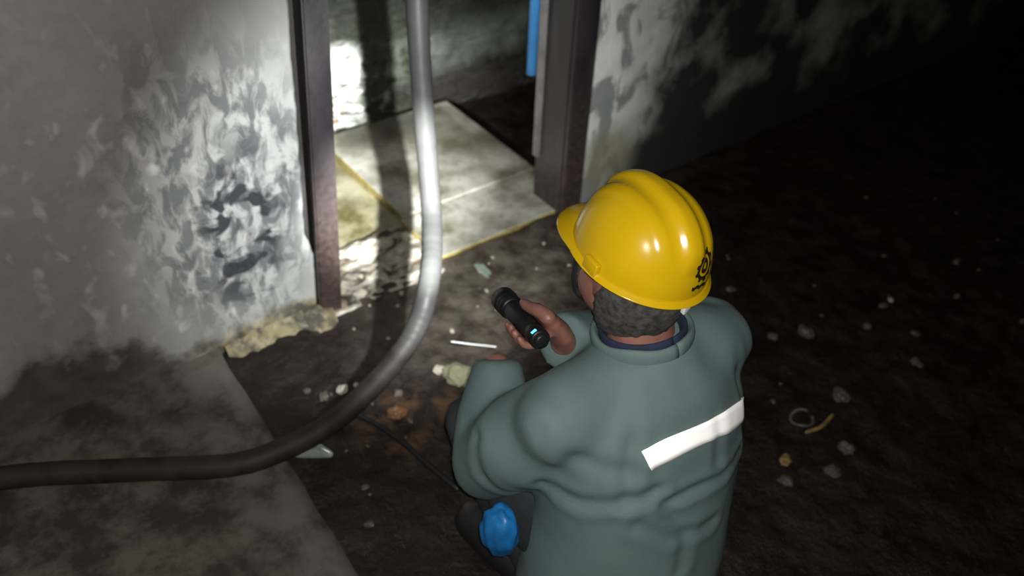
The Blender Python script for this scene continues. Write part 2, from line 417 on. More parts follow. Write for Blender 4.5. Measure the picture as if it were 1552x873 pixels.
# platform
def plat_edge(y): return -0.315 + 0.035 * y / 0.75 + 0.006 * nz((0, y, 0), 9, 2)
bm = bmesh.new()
ys = list(np.linspace(-3.2, 0.0, 140)); us = list(np.linspace(0, 1, 40)); rows = []
for yy in ys:
    e = plat_edge(yy); row = []
    for u in us:
        xx = XMIN + (e - XMIN) * u ** 0.6
        zz = 0.020 + 0.004 * nz((xx, yy, 1), 8, 5) - (0.008 if u > 0.995 else 0)
        row.append(bm.verts.new((xx, yy, zz)))
    row.append(bm.verts.new((e + 0.006, yy, -0.03)))
    rows.append(row)
for a, b in zip(rows, rows[1:]):
    for i in range(len(a) - 1): bm.faces.new((a[i], a[i + 1], b[i + 1], b[i]))
tag(from_bm('platform', bm, M['platform']), 'raised greenish concrete platform along the stained wall', kind='structure')

# front wall, left of the doorway, with its broken plaster edge
def post_left(z): return -0.034 + 0.0276 * z
bm = bmesh.new()
zs = list(np.linspace(-0.06, 2.05, 170)); F = []; B = []
for zz in zs:
    gap = 0.0 if zz < 0.20 else min(1, (zz - 0.20) / 0.08) * 0.021
    e = post_left(min(zz, 1.2)) - gap + 0.004 * nz((0, 0, zz), 30, 1) * (1 if zz > 0.05 else 0)
    e = min(e, post_left(zz) - 0.001)
    F.append((bm.verts.new((XMIN, 0, zz)), bm.verts.new((e - 0.006, 0, zz)), bm.verts.new((e, 0.006, zz)), bm.verts.new((e, 0.12, zz)), bm.verts.new((XMIN, 0.12, zz))))
for a, b in zip(F, F[1:]):
    for i in range(5): bm.faces.new((a[i], a[(i + 1) % 5], b[(i + 1) % 5], b[i]))
bm.faces.new(list(reversed(F[0]))); bm.faces.new(F[-1])
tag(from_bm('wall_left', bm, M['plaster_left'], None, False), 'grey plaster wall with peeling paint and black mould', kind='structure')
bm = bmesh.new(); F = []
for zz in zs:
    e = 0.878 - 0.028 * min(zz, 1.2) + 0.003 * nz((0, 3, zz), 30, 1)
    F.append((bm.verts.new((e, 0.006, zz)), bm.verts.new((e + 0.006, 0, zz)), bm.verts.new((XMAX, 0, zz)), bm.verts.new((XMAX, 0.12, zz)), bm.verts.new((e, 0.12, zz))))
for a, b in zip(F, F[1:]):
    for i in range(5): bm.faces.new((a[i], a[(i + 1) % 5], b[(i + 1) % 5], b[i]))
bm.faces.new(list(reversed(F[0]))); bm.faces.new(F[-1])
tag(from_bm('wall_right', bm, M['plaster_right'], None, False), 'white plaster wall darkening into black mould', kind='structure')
def wall(name, lo, hi, mat, label):
    bm = bmesh.new(); add_box(bm, lo, hi); tag(from_bm(name, bm, mat, None, False), label, kind='structure')
wall('wall_lintel', (XMIN, 0, 2.05), (XMAX, 0.12, TOP), M['room'], 'plaster over the doorway')
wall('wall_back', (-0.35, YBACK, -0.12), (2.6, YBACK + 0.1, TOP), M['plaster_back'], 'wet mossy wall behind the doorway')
wall('wall_inner_left', (-0.45, 0.12, -0.12), (-0.35, YBACK + 0.1, TOP), M['room'], 'side wall of the small room')
wall('wall_inner_right', (2.6, 0.12, -0.12), (2.7, YBACK + 0.1, TOP), M['room'], 'far side wall of the small room')
wall('wall_side_left', (XMIN - 0.1, YMIN, -0.12), (XMIN, 0.12, TOP), M['room'], 'dark side wall')
wall('wall_side_right', (XMAX, YMIN, -0.12), (XMAX + 0.1, 0.12, TOP), M['room'], 'dark far wall')
wall('wall_rear', (XMIN, YMIN - 0.1, -0.12), (XMAX, YMIN, TOP), M['room'], 'dark rear wall')
wall('ceiling', (XMIN - 0.1, YMIN - 0.1, TOP), (XMAX + 0.1, YBACK + 0.1, TOP + 0.1), M['room'], 'dark ceiling')

# door jambs
def prism(bm, x0b, x1b, x0t, x1t, y0, y1, z0, z1):
    add_hexa(bm, [(x0b, y0, z0), (x1b, y0, z0), (x1b, y1, z0), (x0b, y1, z0), (x0t, y0, z1), (x1t, y0, z1), (x1t, y1, z1), (x0t, y1, z1)])
j1 = tag(empty('trim_1', (0.0, 0.0, 0)), 'brown steel left door jamb', kind='structure')
bm = bmesh.new(); prism(bm, -0.034, 0.030, 0.0226, 0.0866, -0.016, 0.004, -0.03, 2.05)
bmesh.ops.bevel(bm, geom=list(bm.edges), offset=0.004, segments=2, affect='EDGES')
adopt(from_bm('front_flange', bm, M['frame'], None, False), j1)
bm = bmesh.new(); prism(bm, 0.010, 0.029, 0.0666, 0.0856, 0.002, 0.10, -0.03, 2.05)
adopt(from_bm('web', bm, M['frame'], None, False), j1)
bm = bmesh.new(); prism(bm, -0.052, 0.004, 0.0, 0.060, 0.03, 0.112, -0.03, 2.05)
adopt(from_bm('timber_packing', bm, M['frame_dark'], None, False), j1)
j2 = tag(empty('trim_2', (0.84, 0.0, 0)), 'dark brown steel right door jamb', kind='structure')
bm = bmesh.new(); prism(bm, 0.812, 0.884, 0.736, 0.828, -0.018, 0.004, -0.03, 2.05)
bmesh.ops.bevel(bm, geom=list(bm.edges), offset=0.004, segments=2, affect='EDGES')
adopt(from_bm('front_flange', bm, M['frame'], None, False), j2)
bm = bmesh.new(); prism(bm, 0.808, 0.830, 0.732, 0.756, 0.0, 0.125, -0.03, 2.05)
adopt(from_bm('web', bm, M['frame'], None, False), j2)
bm = bmesh.new(); prism(bm, 0.790, 0.822, 0.722, 0.75, 0.106, 0.128, 0.17, 2.05)
adopt(from_bm('edge_strip', bm, M['bare_steel'], None, False), j2)

# ------------------------------------------------------------------ hose and blue pipe
HOSE = [(0.179, -0.06, 2.58), (0.209, -0.06, 1.9), (0.234, -0.06, 1.3), (0.2490, -0.0600, 0.8508), (0.2591, -0.0650, 0.6207), (0.2634, -0.0850, 0.4250), (0.2377, -0.1400, 0.3252), (0.1840, -0.2250, 0.2966), (0.1276, -0.3050, 0.2917),
        (0.0814, -0.3557, 0.262), (0.0459, -0.3761, 0.215), (-0.0051, -0.3918, 0.168), (-0.1118, -0.4108, 0.112), (-0.2291, -0.4332, 0.086),
        (-0.340, -0.428, 0.070), (-0.455, -0.395, 0.058), (-0.636, -0.280, 0.050), (-0.868, -0.148, 0.049), (-1.10, -0.09, 0.049), (-1.45, -0.11, 0.049), (-1.8, -0.30, 0.049)]
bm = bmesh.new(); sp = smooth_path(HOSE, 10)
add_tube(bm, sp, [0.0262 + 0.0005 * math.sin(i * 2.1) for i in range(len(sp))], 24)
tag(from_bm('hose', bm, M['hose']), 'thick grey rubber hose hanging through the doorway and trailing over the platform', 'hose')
bm = bmesh.new(); add_tube(bm, [(0.794, 0.168, 0.428), (0.768, 0.168, 1.2), (0.743, 0.168, 2.2)], [0.016, 0.016, 0.016], 16, None, False)
tag(from_bm('blue_pipe', bm, M['blue_paint']), 'bright blue upright pipe behind the right door jamb', 'pipe')

# ------------------------------------------------------------------ torch
def basis(d, hint):
    b = (V(hint) - d * V(hint).dot(d)).normalized(); return b, d.cross(b)
A = TORCH_DIR; E1, E2 = basis(A, CAM_RT + CAM_UP * 0.9)      # E1: to the upper right, E2: completes the frame
if E2.dot(CAM_FW) > 0: E2 = -E2                               # E2: back towards the viewer
TAIL = TORCH_TIP - A * 0.182
def lathe(name, prof, mat, parent, segs=32, o0=TAIL, ax=A, e1=E1, e2=E2):
    bm = bmesh.new(); rings = []
    for s, r in prof:
        rings.append([bm.verts.new(o0 + ax * s + (e1 * math.cos(2 * math.pi * k / segs) + e2 * math.sin(2 * math.pi * k / segs)) * r) for k in range(segs)])
    for a, b in zip(rings, rings[1:]):
        for k in range(segs): bm.faces.new((a[k], a[(k + 1) % segs], b[(k + 1) % segs], b[k]))
    bm.faces.new(rings[0]); bm.faces.new(list(reversed(rings[-1])))
    return adopt(from_bm(name, bm, mat), parent)
torch = tag(empty('flashlight', TAIL), 'black flashlight with a small blue light held in the hand of the worker', 'flashlight')
lathe('barrel', [(0, 0.014), (0.002, 0.017), (0.030, 0.018), (0.032, 0.0168), (0.036, 0.0168), (0.038, 0.018), (0.124, 0.018), (0.126, 0.0175), (0.132, 0.0175)], M['torch_body'], torch)
lathe('head', [(0.130, 0.0178), (0.136, 0.0215), (0.140, 0.0222), (0.144, 0.0205), (0.148, 0.0222), (0.152, 0.0222), (0.156, 0.0208), (0.160, 0.0228), (0.179, 0.0228), (0.179, 0.0195)], M['torch_body'], torch)
lathe('lens', [(0.1755, 0.0195), (0.1765, 0.0195)], M['lens'], torch)
lathe('tail_cap', [(-0.008, 0.008), (-0.007, 0.0115), (0.0, 0.0125), (0.001, 0.014)], M['torch_body'], torch)
bm = bmesh.new(); c0 = TAIL + A * 0.006 + E2 * 0.0176 + E1 * 0.001
us = (A * 0.8 + E1 * 0.2).normalized(); vs_ = us.cross(E2).normalized()
q = [c0 + us * a * 0.0030 + vs_ * b * 0.0055 for a, b in ((-1, -0.7), (0.4, -1.0), (1, 0.7), (-0.4, 1.0))]
lo = [bm.verts.new(p - E2 * 0.001) for p in q]; hi = [bm.verts.new(p + E2 * 0.0012) for p in q]
bm.faces.new(hi); bm.faces.new(list(reversed(lo)))
for k in range(4): bm.faces.new((lo[k], lo[(k + 1) % 4], hi[(k + 1) % 4], hi[k]))
tag(adopt(from_bm('indicator_light', bm, M['led'], None, False), torch), 'small glowing blue indicator light')

# ------------------------------------------------------------------ the worker
HC = V((0.099, -0.962, 0.786))                                   # middle of the helmet's rim
HF = V((0.10, 0.98, 0.09)).normalized()                        # where the head faces
HR0 = HF.cross(V((0, 0, 1))).normalized()
ROLL = math.radians(9)
HU = (HR0.cross(HF)).normalized(); HU = (HU * math.cos(ROLL) + HR0 * math.sin(ROLL)).normalized()
HR = HF.cross(HU).normalized(); HL = -HR
HAX = (HF, HL, HU)
def H(f, l, u): return HC + HF * f + HL * l + HU * u             # a point in the head's frame

NECK = V((0.085, -1.015, 0.625))
SHR, SHL = V((0.240, -1.050, 0.590)), V((-0.105, -1.030, 0.580))
ELR, ELL = V((0.285, -0.855, 0.430)), V((-0.112, -0.892, 0.385))
WRR, WRL = V((0.005, -0.912, 0.600)), V((-0.068, -0.822, 0.505))
HIPR, HIPL = V((0.135, -1.125, 0.235)), V((-0.045, -1.110, 0.235))
KNR, KNL = V((0.225, -0.80, 0.400)), V((-0.105, -0.815, 0.375))
ANR, ANL = V((0.200, -1.02, 0.095)), V((-0.060, -1.010, 0.095))
TOR, TOL = V((0.225, -0.80, 0.030)), V((-0.085, -0.800, 0.030))

person = tag(empty('person', (0.07, -1.05, 0.0)), 'crouching worker in a grey-green jacket pointing a flashlight through the doorway', 'person')

# --- body: head, neck, trunk, arms, hands and legs as one skin
bm = bmesh.new()
add_ell(bm, H(-0.008, 0, 0.005), (0.095, 0.074, 0.100), HAX)            # skull
add_ell(bm, H(0.020, 0, -0.055), (0.068, 0.058, 0.075), HAX)            # face
add_ell(bm, H(0.052, 0, -0.108), (0.030, 0.034, 0.026), HAX)            # chin
add_ell(bm, H(0.020, 0.038, -0.085), (0.052, 0.022, 0.038), HAX); add_ell(bm, H(0.020, -0.038, -0.085), (0.052, 0.022, 0.038), HAX)
add_ell(bm, H(0.050, 0.036, -0.045), (0.030, 0.024, 0.024), HAX); add_ell(bm, H(0.050, -0.036, -0.045), (0.030, 0.024, 0.024), HAX)
add_tube(bm, [H(0.082, 0, -0.010), H(0.098, 0, -0.040), H(0.092, 0, -0.056)], [0.009, 0.013, 0.015], 12)      # nose
add_ell(bm, H(0.070, 0, -0.004), (0.020, 0.055, 0.012), HAX)            # brow
add_tube(bm, [H(0.074, 0.024, -0.079), H(0.088, 0, -0.076), H(0.074, -0.024, -0.079)], [0.005, 0.007, 0.005], 10)
add_tube(bm, [H(0.072, 0.022, -0.088), H(0.085, 0, -0.089), H(0.072, -0.022, -0.088)], [0.005, 0.008, 0.005], 10)
for s in (1, -1):                                                        # ears
    add_tube(bm, [H(-0.006, s * 0.070, -0.060), H(-0.014, s * 0.078, -0.040), H(-0.020, s * 0.083, -0.018), H(-0.008, s * 0.082, -0.006), H(0.002, s * 0.074, -0.016)], [0.008, 0.008, 0.007, 0.007, 0.006], 10)
    add_ell(bm, H(-0.006, s * 0.072, -0.034), (0.014, 0.008, 0.028), HAX, 2)
add_tube(bm, [H(-0.022, 0, -0.055), NECK + V((0, 0, 0.01)), NECK - V((0, 0.02, 0.06))], [(0.056, 0.056), (0.060, 0.060), (0.075, 0.075)], 20)
add_tube(bm, [NECK - V((0, 0.015, 0.05)), V((0.075, -1.06, 0.47)), V((0.055, -1.10, 0.32)), V((0.045, -1.115, 0.22))], [(0.085, 0.15), (0.105, 0.155), (0.095, 0.13), (0.10, 0.145)], 24, (0, 1, 0))
add_tube(bm, [SHR, (SHR + ELR) / 2, ELR, (ELR * 0.6 + WRR * 0.4), WRR], [0.050, 0.044, 0.038, 0.036, 0.026], 16)
add_tube(bm, [SHL, (SHL + ELL) / 2, ELL, (ELL * 0.6 + WRL * 0.4), WRL], [0.050, 0.044, 0.038, 0.036, 0.026], 16)
add_tube(bm, [V((0.085, -1.03, 0.585)), SHR], [0.06, 0.05], 14); add_tube(bm, [V((0.085, -1.03, 0.585)), SHL], [0.06, 0.05], 14)
for h, k, a_, t_ in ((HIPR, KNR, ANR, TOR), (HIPL, KNL, ANL, TOL)):
    add_tube(bm, [h, (h + k) / 2, k, (k * 0.55 + a_ * 0.45), a_, a_ - V((0, 0, 0.03))], [0.072, 0.060, 0.042, 0.042, 0.034, 0.034], 16)
    add_tube(bm, [a_ - V((0, 0.02, 0.045)), t_ + V((0, -0.05, 0.015)), t_], [0.030, 0.026, 0.020], 12)
# right hand closed round the torch
def T(s, ang, r):
    a = math.radians(ang); return TAIL + A * s + (E1 * math.cos(a) + E2 * math.sin(a)) * r
palm = [T(0.028, -8, 0.032), T(0.052, -8, 0.0325), T(0.076, -8, 0.032)]
add_tube(bm, palm, [(0.012, 0.021), (0.013, 0.023), (0.011, 0.020)], 16, E1)
for i, (s, r) in enumerate(((0.086, 0.0088), (0.068, 0.0092), (0.050, 0.0090), (0.034, 0.0080))):
    R = 0.0185 + r
    end = (205, 214, 208, 196)[i]
    add_tube(bm, [T(s - 0.006, -14, 0.031), T(s, -52, R + 0.004), T(s + 0.001, -95, R), T(s + 0.001, -140, R), T(s, -end * 0.86, R), T(s, -end, R - 0.001)],
             [r * 1.12, r * 1.08, r, r * 0.95, r * 0.88, r * 0.74], 12)
add_tube(bm, [T(0.026, 8, 0.034), T(0.044, 24, 0.034), T(0.066, 36, 0.0295), T(0.086, 40, 0.0275), T(0.096, 40, 0.0265)], [0.0135, 0.0125, 0.0105, 0.0095, 0.0075], 12)
add_tube(bm, [WRR, WRR * 0.5 + T(0.030, -10, 0.040) * 0.5, T(0.036, -10, 0.034)], [(0.022, 0.030), (0.019, 0.029), (0.014, 0.024)], 16, E1)
# left hand under the torch, fingers loosely bent
PB = V((-0.040, -0.775, 0.400)); hd = (PB - WRL).normalized()
hn = (CAM_FW * -1 + V((0, 0, 0.3))); hn = (hn - hd * hn.dot(hd)).normalized(); hs = hd.cross(hn)
pc = WRL + hd * 0.055
add_tube(bm, [WRL, WRL + hd * 0.03, WRL + hd * 0.06, WRL + hd * 0.085], [(0.020, 0.026), (0.016, 0.034), (0.014, 0.040), (0.011, 0.036)], 16, hn)
for off, ln, r in ((-0.030, 0.062, 0.0076), (-0.010, 0.074, 0.0086), (0.011, 0.078, 0.0088), (0.031, 0.070, 0.0085)):
    b0 = WRL + hd * 0.082 + hs * off
    add_tube(bm, [b0, b0 + hd * ln * 0.38 + hn * 0.004, b0 + hd * ln * 0.68 + hn * 0.018, b0 + hd * ln * 0.82 + hn * 0.036], [r * 1.1, r, r * 0.92, r * 0.75], 12)
b0 = WRL + hd * 0.022 - hs * 0.026
add_tube(bm, [b0, b0 - hs * 0.020 + hd * 0.024 + hn * 0.006, b0 - hs * 0.028 + hd * 0.050 + hn * 0.012, b0 - hs * 0.028 + hd * 0.068 + hn * 0.018], [0.014, 0.012, 0.010, 0.008], 12)
body_me = remesh('body', bm, 0.004, 3)
adopt(link_mesh('body', body_me, M['skin']), person)
for s in (1, -1):
    bm = bmesh.new(); add_ell(bm, H(0.072, s * 0.031, -0.026), (0.013, 0.014, 0.010), HAX, 2)
    e = adopt(from_bm('eye', bm, M['eye_white']), person)
    bm = bmesh.new(); add_ell(bm, H(0.0815, s * 0.031, -0.027), (0.0045, 0.006, 0.006), HAX, 2)
    ir = from_bm('iris', bm, M['dark_iris']); ir.parent = e

# --- hair
bm = bmesh.new()
res = bmesh.ops.create_icosphere(bm, subdivisions=5, radius=1.0)
kill = []
for v in res['verts']:
    p = v.co.copy(); k = 1 + 0.03 * nz(p * 9, 1, 2)
    f, l, u = p.x * 0.104 * k - 0.010, p.y * 0.0835 * k, p.z * 0.142 * k - 0.020
    line = 0.012 if u > -0.02 else -0.012
    if f > line + 0.006 * nz(p * 6) or u < -0.140 + 0.006 * nz(p * 8): kill.append(v)
    v.co = H(f, l, u)
bmesh.ops.delete(bm, geom=kill, context='VERTS')
hair = adopt(from_bm('hair', bm, M['hair']), person)
so = hair.modifiers.new('thick', 'SOLIDIFY'); so.thickness = 0.008; so.offset = -1

# --- jacket
bm = bmesh.new()
spine = [V((0.083, -1.020, 0.662)), V((0.082, -1.026, 0.632)), V((0.080, -1.040, 0.585)), V((0.078, -1.055, 0.52)), V((0.070, -1.075, 0.43)), V((0.058, -1.095, 0.33)), V((0.044, -1.105, 0.23)), V((0.036, -1.110, 0.12))]
add_tube(bm, spine, [(0.078, 0.082), (0.092, 0.118), (0.120, 0.178), (0.140, 0.202), (0.150, 0.206), (0.155, 0.206), (0.166, 0.214), (0.172, 0.222)], 32, (0, 1, 0), False)
add_tube(bm, [V((0.085, -1.03, 0.600)), SHR + V((-0.03, 0, 0)), SHR], [0.075, 0.078, 0.070], 18)
add_tube(bm, [V((0.085, -1.03, 0.600)), SHL + V((0.03, 0, 0)), SHL], [0.075, 0.078, 0.074], 18)
add_tube(bm, [SHR, SHR * 0.5 + ELR * 0.5, ELR, ELR * 0.5 + WRR * 0.5, WRR + (WRR - ELR).normalized() * 0.010], [0.078, 0.074, 0.070, 0.062, 0.052], 18, None, False)
ELm = ELL + V((-0.020, -0.015, -0.005))
add_tube(bm, [SHL * 0.8 + spine[2] * 0.2, SHL * 0.5 + ELm * 0.5 + V((-0.004, 0, 0)), ELm, ELm * 0.5 + WRL * 0.5, WRL + (WRL - ELL).normalized() * 0.016], [0.078, 0.086, 0.088, 0.072, 0.046], 18, None, False)
jm = remesh('jacket', bm, 0.0075, 26)
AX0, AX1 = V((0.08, -1.05, 0.63)), V((0.05, -1.11, 0.13))
def seg_near(p, a, b):
    ab = b - a; return a + ab * max(0.0, min(1.0, (p - a).dot(ab) / ab.length_squared))
CREASE = [([V(q) for q in pl], dep, wd) for pl, dep, wd in (
    (((0.004, -1.09, 0.625), (-0.047, -1.142, 0.577), (-0.067, -1.168, 0.485)), 0.007, 0.012),
    (((0.215, -1.170, 0.450), (0.130, -1.205, 0.462), (0.061, -1.217, 0.477), (-0.01, -1.204, 0.478)), 0.009, 0.010),
    (((-0.15, -1.048, 0.605), (-0.118, -1.092, 0.559), (-0.093, -1.12, 0.545), (-0.060, -1.16, 0.545)), 0.007, 0.014),
    (((-0.150, -1.06, 0.470), (-0.119, -1.122, 0.472), (-0.053, -1.172, 0.490), (-0.02, -1.19, 0.50)), 0.010, 0.012),
    (((0.100, -1.10, 0.625), (0.120, -1.17, 0.560), (0.110, -1.20, 0.500)), 0.005, 0.012),
    (((0.215, -1.10, 0.615), (0.235, -1.15, 0.530), (0.225, -1.17, 0.460)), 0.006, 0.012),
    (((-0.05, -1.19, 0.44), (0.00, -1.22, 0.40), (0.10, -1.24, 0.38)), 0.007, 0.012),
    (((0.00, -1.21, 0.46), (0.03, -1.23, 0.40), (0.02, -1.25, 0.32)), 0.006, 0.013),
    (((-0.19, -0.94, 0.50), (-0.20, -0.97, 0.44), (-0.15, -1.00, 0.40)), 0.007, 0.012))]
def fold(p, n):
    d = 0.006 * nz(p, 5, 2) + 0.0025 * nz(V((p.x, p.y, p.z * 0.5)), 16, 6)
    for pl, dep, wd in CREASE:
        q = min((p - seg_near(p, a, b)).length for a, b in zip(pl, pl[1:]))
        if q < wd * 4: d += 0.7 * dep * (-math.exp(-(q / wd) ** 2) + 0.45 * math.exp(-((q - 2 * wd) / wd) ** 2))
    return d
displace(jm, fold)
jacket = adopt(link_mesh('jacket', jm, M['jacket']), person)
bvh = BVHTree.FromPolygons([v.co.copy() for v in jm.vertices], [tuple(p.vertices) for p in jm.polygons])
# collar
bm = bmesh.new(); ring = []
for k in range(49):
    a = 2 * math.pi * k / 48
    ring.append(NECK + V((math.sin(a) * 0.080, -math.cos(a) * 0.076 + 0.002, 0.030 + 0.020 * math.cos(a) + 0.002 * math.sin(5 * a))))
add_tube(bm, ring[:-1] + [ring[0]], [(0.020, 0.008)] * 49, 12, (0, 0, 1), False)
c_ = adopt(from_bm('collar', bm, M['jacket']), person)
bm = bmesh.new()
ring = [NECK + V((math.sin(a) * 0.068, -math.cos(a) * 0.064 + 0.002, 0.038 + 0.020 * math.cos(a))) for a in [2 * math.pi * k / 40 for k in range(41)]]
add_tube(bm, ring, [(0.016, 0.006)] * 41, 10, (0, 0, 1), False)
tag(adopt(from_bm('shirt_collar', bm, M['navy']), person), 'navy shirt collar')
# reflective tape laid on the back
TC = V((0.08, -1.04, 0.47)); TP = (V((-0.030, -1.164, 0.560)), V((0.075, -1.176, 0.566)), V((0.235, -1.145, 0.505)))
bm = bmesh.new(); g = []
for i in range(41):
    u = i / 40
    P = TP[0] * (1 - u) * (1 - 2 * u) + TP[1] * 4 * u * (1 - u) + TP[2] * u * (2 * u - 1)
    tg = TP[0] * (4 * u - 3) + TP[1] * (4 - 8 * u) + TP[2] * (4 * u - 1)
    wd = (P - TC).cross(tg).normalized(); row = []
    for k in range(5):
        d = (P + wd * (0.5 - k / 4) * (0.036 + 0.003 * math.sin(u * 9)) - TC).normalized(); hit = bvh.ray_cast(TC + d * 0.5, -d)
        row.append(bm.verts.new(hit[0] + hit[1] * 0.004))
    g.append(row)
for a, b in zip(g, g[1:]):
    for k in range(4): bm.faces.new((a[k], a[k + 1], b[k + 1], b[k]))
tp = adopt(from_bm('reflective_strip', bm, M['reflective']), person); tag(tp, 'bright white reflective strip across the back')
so = tp.modifiers.new('thick', 'SOLIDIFY'); so.thickness = 0.003; so.offset = -1

# --- trousers and boots
bm = bmesh.new()
add_tube(bm, [V((0.048, -1.105, 0.30)), V((0.045, -1.115, 0.22)), V((0.045, -1.115, 0.17))], [(0.12, 0.165), (0.135, 0.185), (0.12, 0.17)], 24, (0, 1, 0))
for h, k, a_ in ((HIPR, KNR, ANR), (HIPL, KNL, ANL)):
    add_tube(bm, [h, (h + k) / 2, k, (k * 0.5 + a_ * 0.5), a_], [0.096, 0.086, 0.066, 0.066, 0.056], 18)
tm = remesh('trousers', bm, 0.009, 4); displace(tm, lambda p, n: 0.006 * nz(p, 14, 3))
adopt(link_mesh('trousers', tm, M['trousers']), person)
for a_, t_ in ((ANR, TOR), (ANL, TOL)):
    bm = bmesh.new()
    add_tube(bm, [a_ + V((0, 0, 0.05)), a_ - V((0, 0.0, 0.02)), a_ - V((0, 0.012, 0.052))], [0.050, 0.048, 0.042], 16)
    add_tube(bm, [V((a_.x, a_.y - 0.02, 0.040)), V((a_.x * 0.5 + t_.x * 0.5, a_.y * 0.5 + t_.y * 0.5, 0.044)), V((t_.x, t_.y, 0.034))], [(0.042, 0.046), (0.048, 0.054), (0.038, 0.048)], 16, (0, 0, 1))
    bmk = remesh('boot', bm, 0.006, 3)
    for v in bmk.vertices: v.co.z = max(v.co.z, 0.006)
    adopt(link_mesh('boot', bmk, M['rubber']), person)

# ------------------------------------------------------------------ hard hat
hat = tag(empty('hard_hat', H(0, 0, 0)), 'yellow ridged hard hat on the head of the worker', 'hard hat')
def hat_pt(th, ph):
    """th: 0 front, turning left; ph: 0 rim .. pi/2 top"""
    c, s = math.cos(th), math.sin(th)
    a = 0.121; b = 0.109
    k = math.cos(ph) ** 0.80; u = 0.125 * math.sin(ph) ** 0.96
    f, l = a * c * k, b * s * k
    up = math.sin(ph)
    rid = 0.0
    for l0, wd, hh in ((0.0, 0.020, 0.010), (0.050, 0.012, 0.0025), (-0.050, 0.012, 0.0025)):
        rid = max(rid, hh * math.exp(-((l - l0) / wd) ** 4))
    rid *= max(0.0, min(1.0, (u - 0.050) / 0.030))
    sc = 1 + rid / 0.13
    return f * sc, l * sc, u * sc
NTH, NPH = 144, 44
bm = bmesh.new(); rows = []
for j in range(NPH):
    ph = (math.pi / 2) * (j / NPH)
    rows.append([bm.verts.new(H(*hat_pt(2 * math.pi * k / NTH, ph))) for k in range(NTH)])
top = bm.verts.new(H(*hat_pt(0, math.pi / 2)))
for a, b in zip(rows, rows[1:]):
    for k in range(NTH): bm.faces.new((a[k], a[(k + 1) % NTH], b[(k + 1) % NTH], b[k]))
for k in range(NTH): bm.faces.new((rows[-1][k], rows[-1][(k + 1) % NTH], top))
sh = adopt(from_bm('shell', bm, M['yellow']), hat)
so = sh.modifiers.new('thick', 'SOLIDIFY'); so.thickness = 0.003; so.offset = -1
hat_bvh = BVHTree.FromPolygons([v.co.copy() for v in sh.data.vertices], [tuple(p.vertices) for p in sh.data.polygons])
# brim with peak
bm = bmesh.new(); rows = []
for j in range(9):
    row = []
    for k in range(NTH):
        th = 2 * math.pi * k / NTH; f, l, u = hat_pt(th, 0.05)
        c = math.cos(th); q = max(0.0, (c - 0.30) / 0.70); q = q * q * (3 - 2 * q)
        ext = 0.009 + 0.033 * q; u0 = 0.006
        w_ = j / 8
        fl = math.hypot(f, l); fx, lx = f / fl, l / fl
        fx2 = fx * (1 - q) + q * 1.0; lx2 = lx * (1 - q * 0.75)
        drop = 0.014 * w_ * w_ * q + 0.008 * w_
        row.append(bm.verts.new(H(f + fx2 * ext * w_, l + lx2 * ext * w_, u0 - drop)))
    rows.append(row)
for a, b in zip(rows, rows[1:]):
    for k in range(NTH): bm.faces.new((a[k], a[(k + 1) % NTH], b[(k + 1) % NTH], b[k]))
br = adopt(from_bm('brim', bm, M['yellow']), hat)
so = br.modifiers.new('thick', 'SOLIDIFY'); so.thickness = 0.0035; so.offset = 0
# accessory slots at the sides
for s in (1, -1):
    bm = bmesh.new()
    c0 = H(-0.012, s * 0.112, 0.010)
    add_box(bm, (-0.016, -0.005, -0.010), (0.016, 0.005, 0.013), 0.002)
    for v in bm.verts: v.co = c0 + HF * v.co.x + HL * v.co.y + HU * v.co.z
    adopt(from_bm('accessory_slot', bm, M['yellow']), hat)
# round cog-shaped print and a line under it on the back
def on_hat(ax, uz, off=0.0012):
    """ax: sideways angle from the middle of the back, uz: height"""
    d = (HF * -math.cos(ax) + HL * math.sin(ax)).normalized()
    o = H(0, 0, uz) + d * 0.4; hit = hat_bvh.ray_cast(o, -d)
    return hit[0] + hit[1] * off if hit[0] else o
EA, EU = -0.22, 0.060
def cog(bm, r0f, r1f, n=64):
    a_, b_ = [], []
    for k in range(n):
        t_ = 2 * math.pi * k / n
        for lst, r in ((a_, r0f(t_)), (b_, r1f(t_))): lst.append(bm.verts.new(on_hat(EA + math.cos(t_) * r / 0.125, EU + math.sin(t_) * r)))
    for k in range(n): bm.faces.new((a_[k], a_[(k + 1) % n], b_[(k + 1) % n], b_[k]))
bm = bmesh.new()
cog(bm, lambda t: 0.0165, lambda t: 0.0225 + (0.004 if math.sin(t * 10) > 0 else 0)); cog(bm, lambda t: 0.005, lambda t: 0.012)
e_ = adopt(from_bm('cog_emblem', bm, M['emblem']), hat); tag(e_, 'black cog-shaped emblem on the back')
bm = bmesh.new(); g = []
for i in range(17):
    a_ = EA - 0.10 + 0.30 * i / 16; uu = EU - 0.033 - 0.0015 * math.sin(i)
    g.append((bm.verts.new(on_hat(a_, uu - 0.0035)), bm.verts.new(on_hat(a_, uu + 0.0035))))
for a, b in zip(g, g[1:]): bm.faces.new((a[0], b[0], b[1], a[1]))
tag(adopt(from_bm('print_line', bm, M['emblem']), hat), 'smudged dark printed line under the emblem')
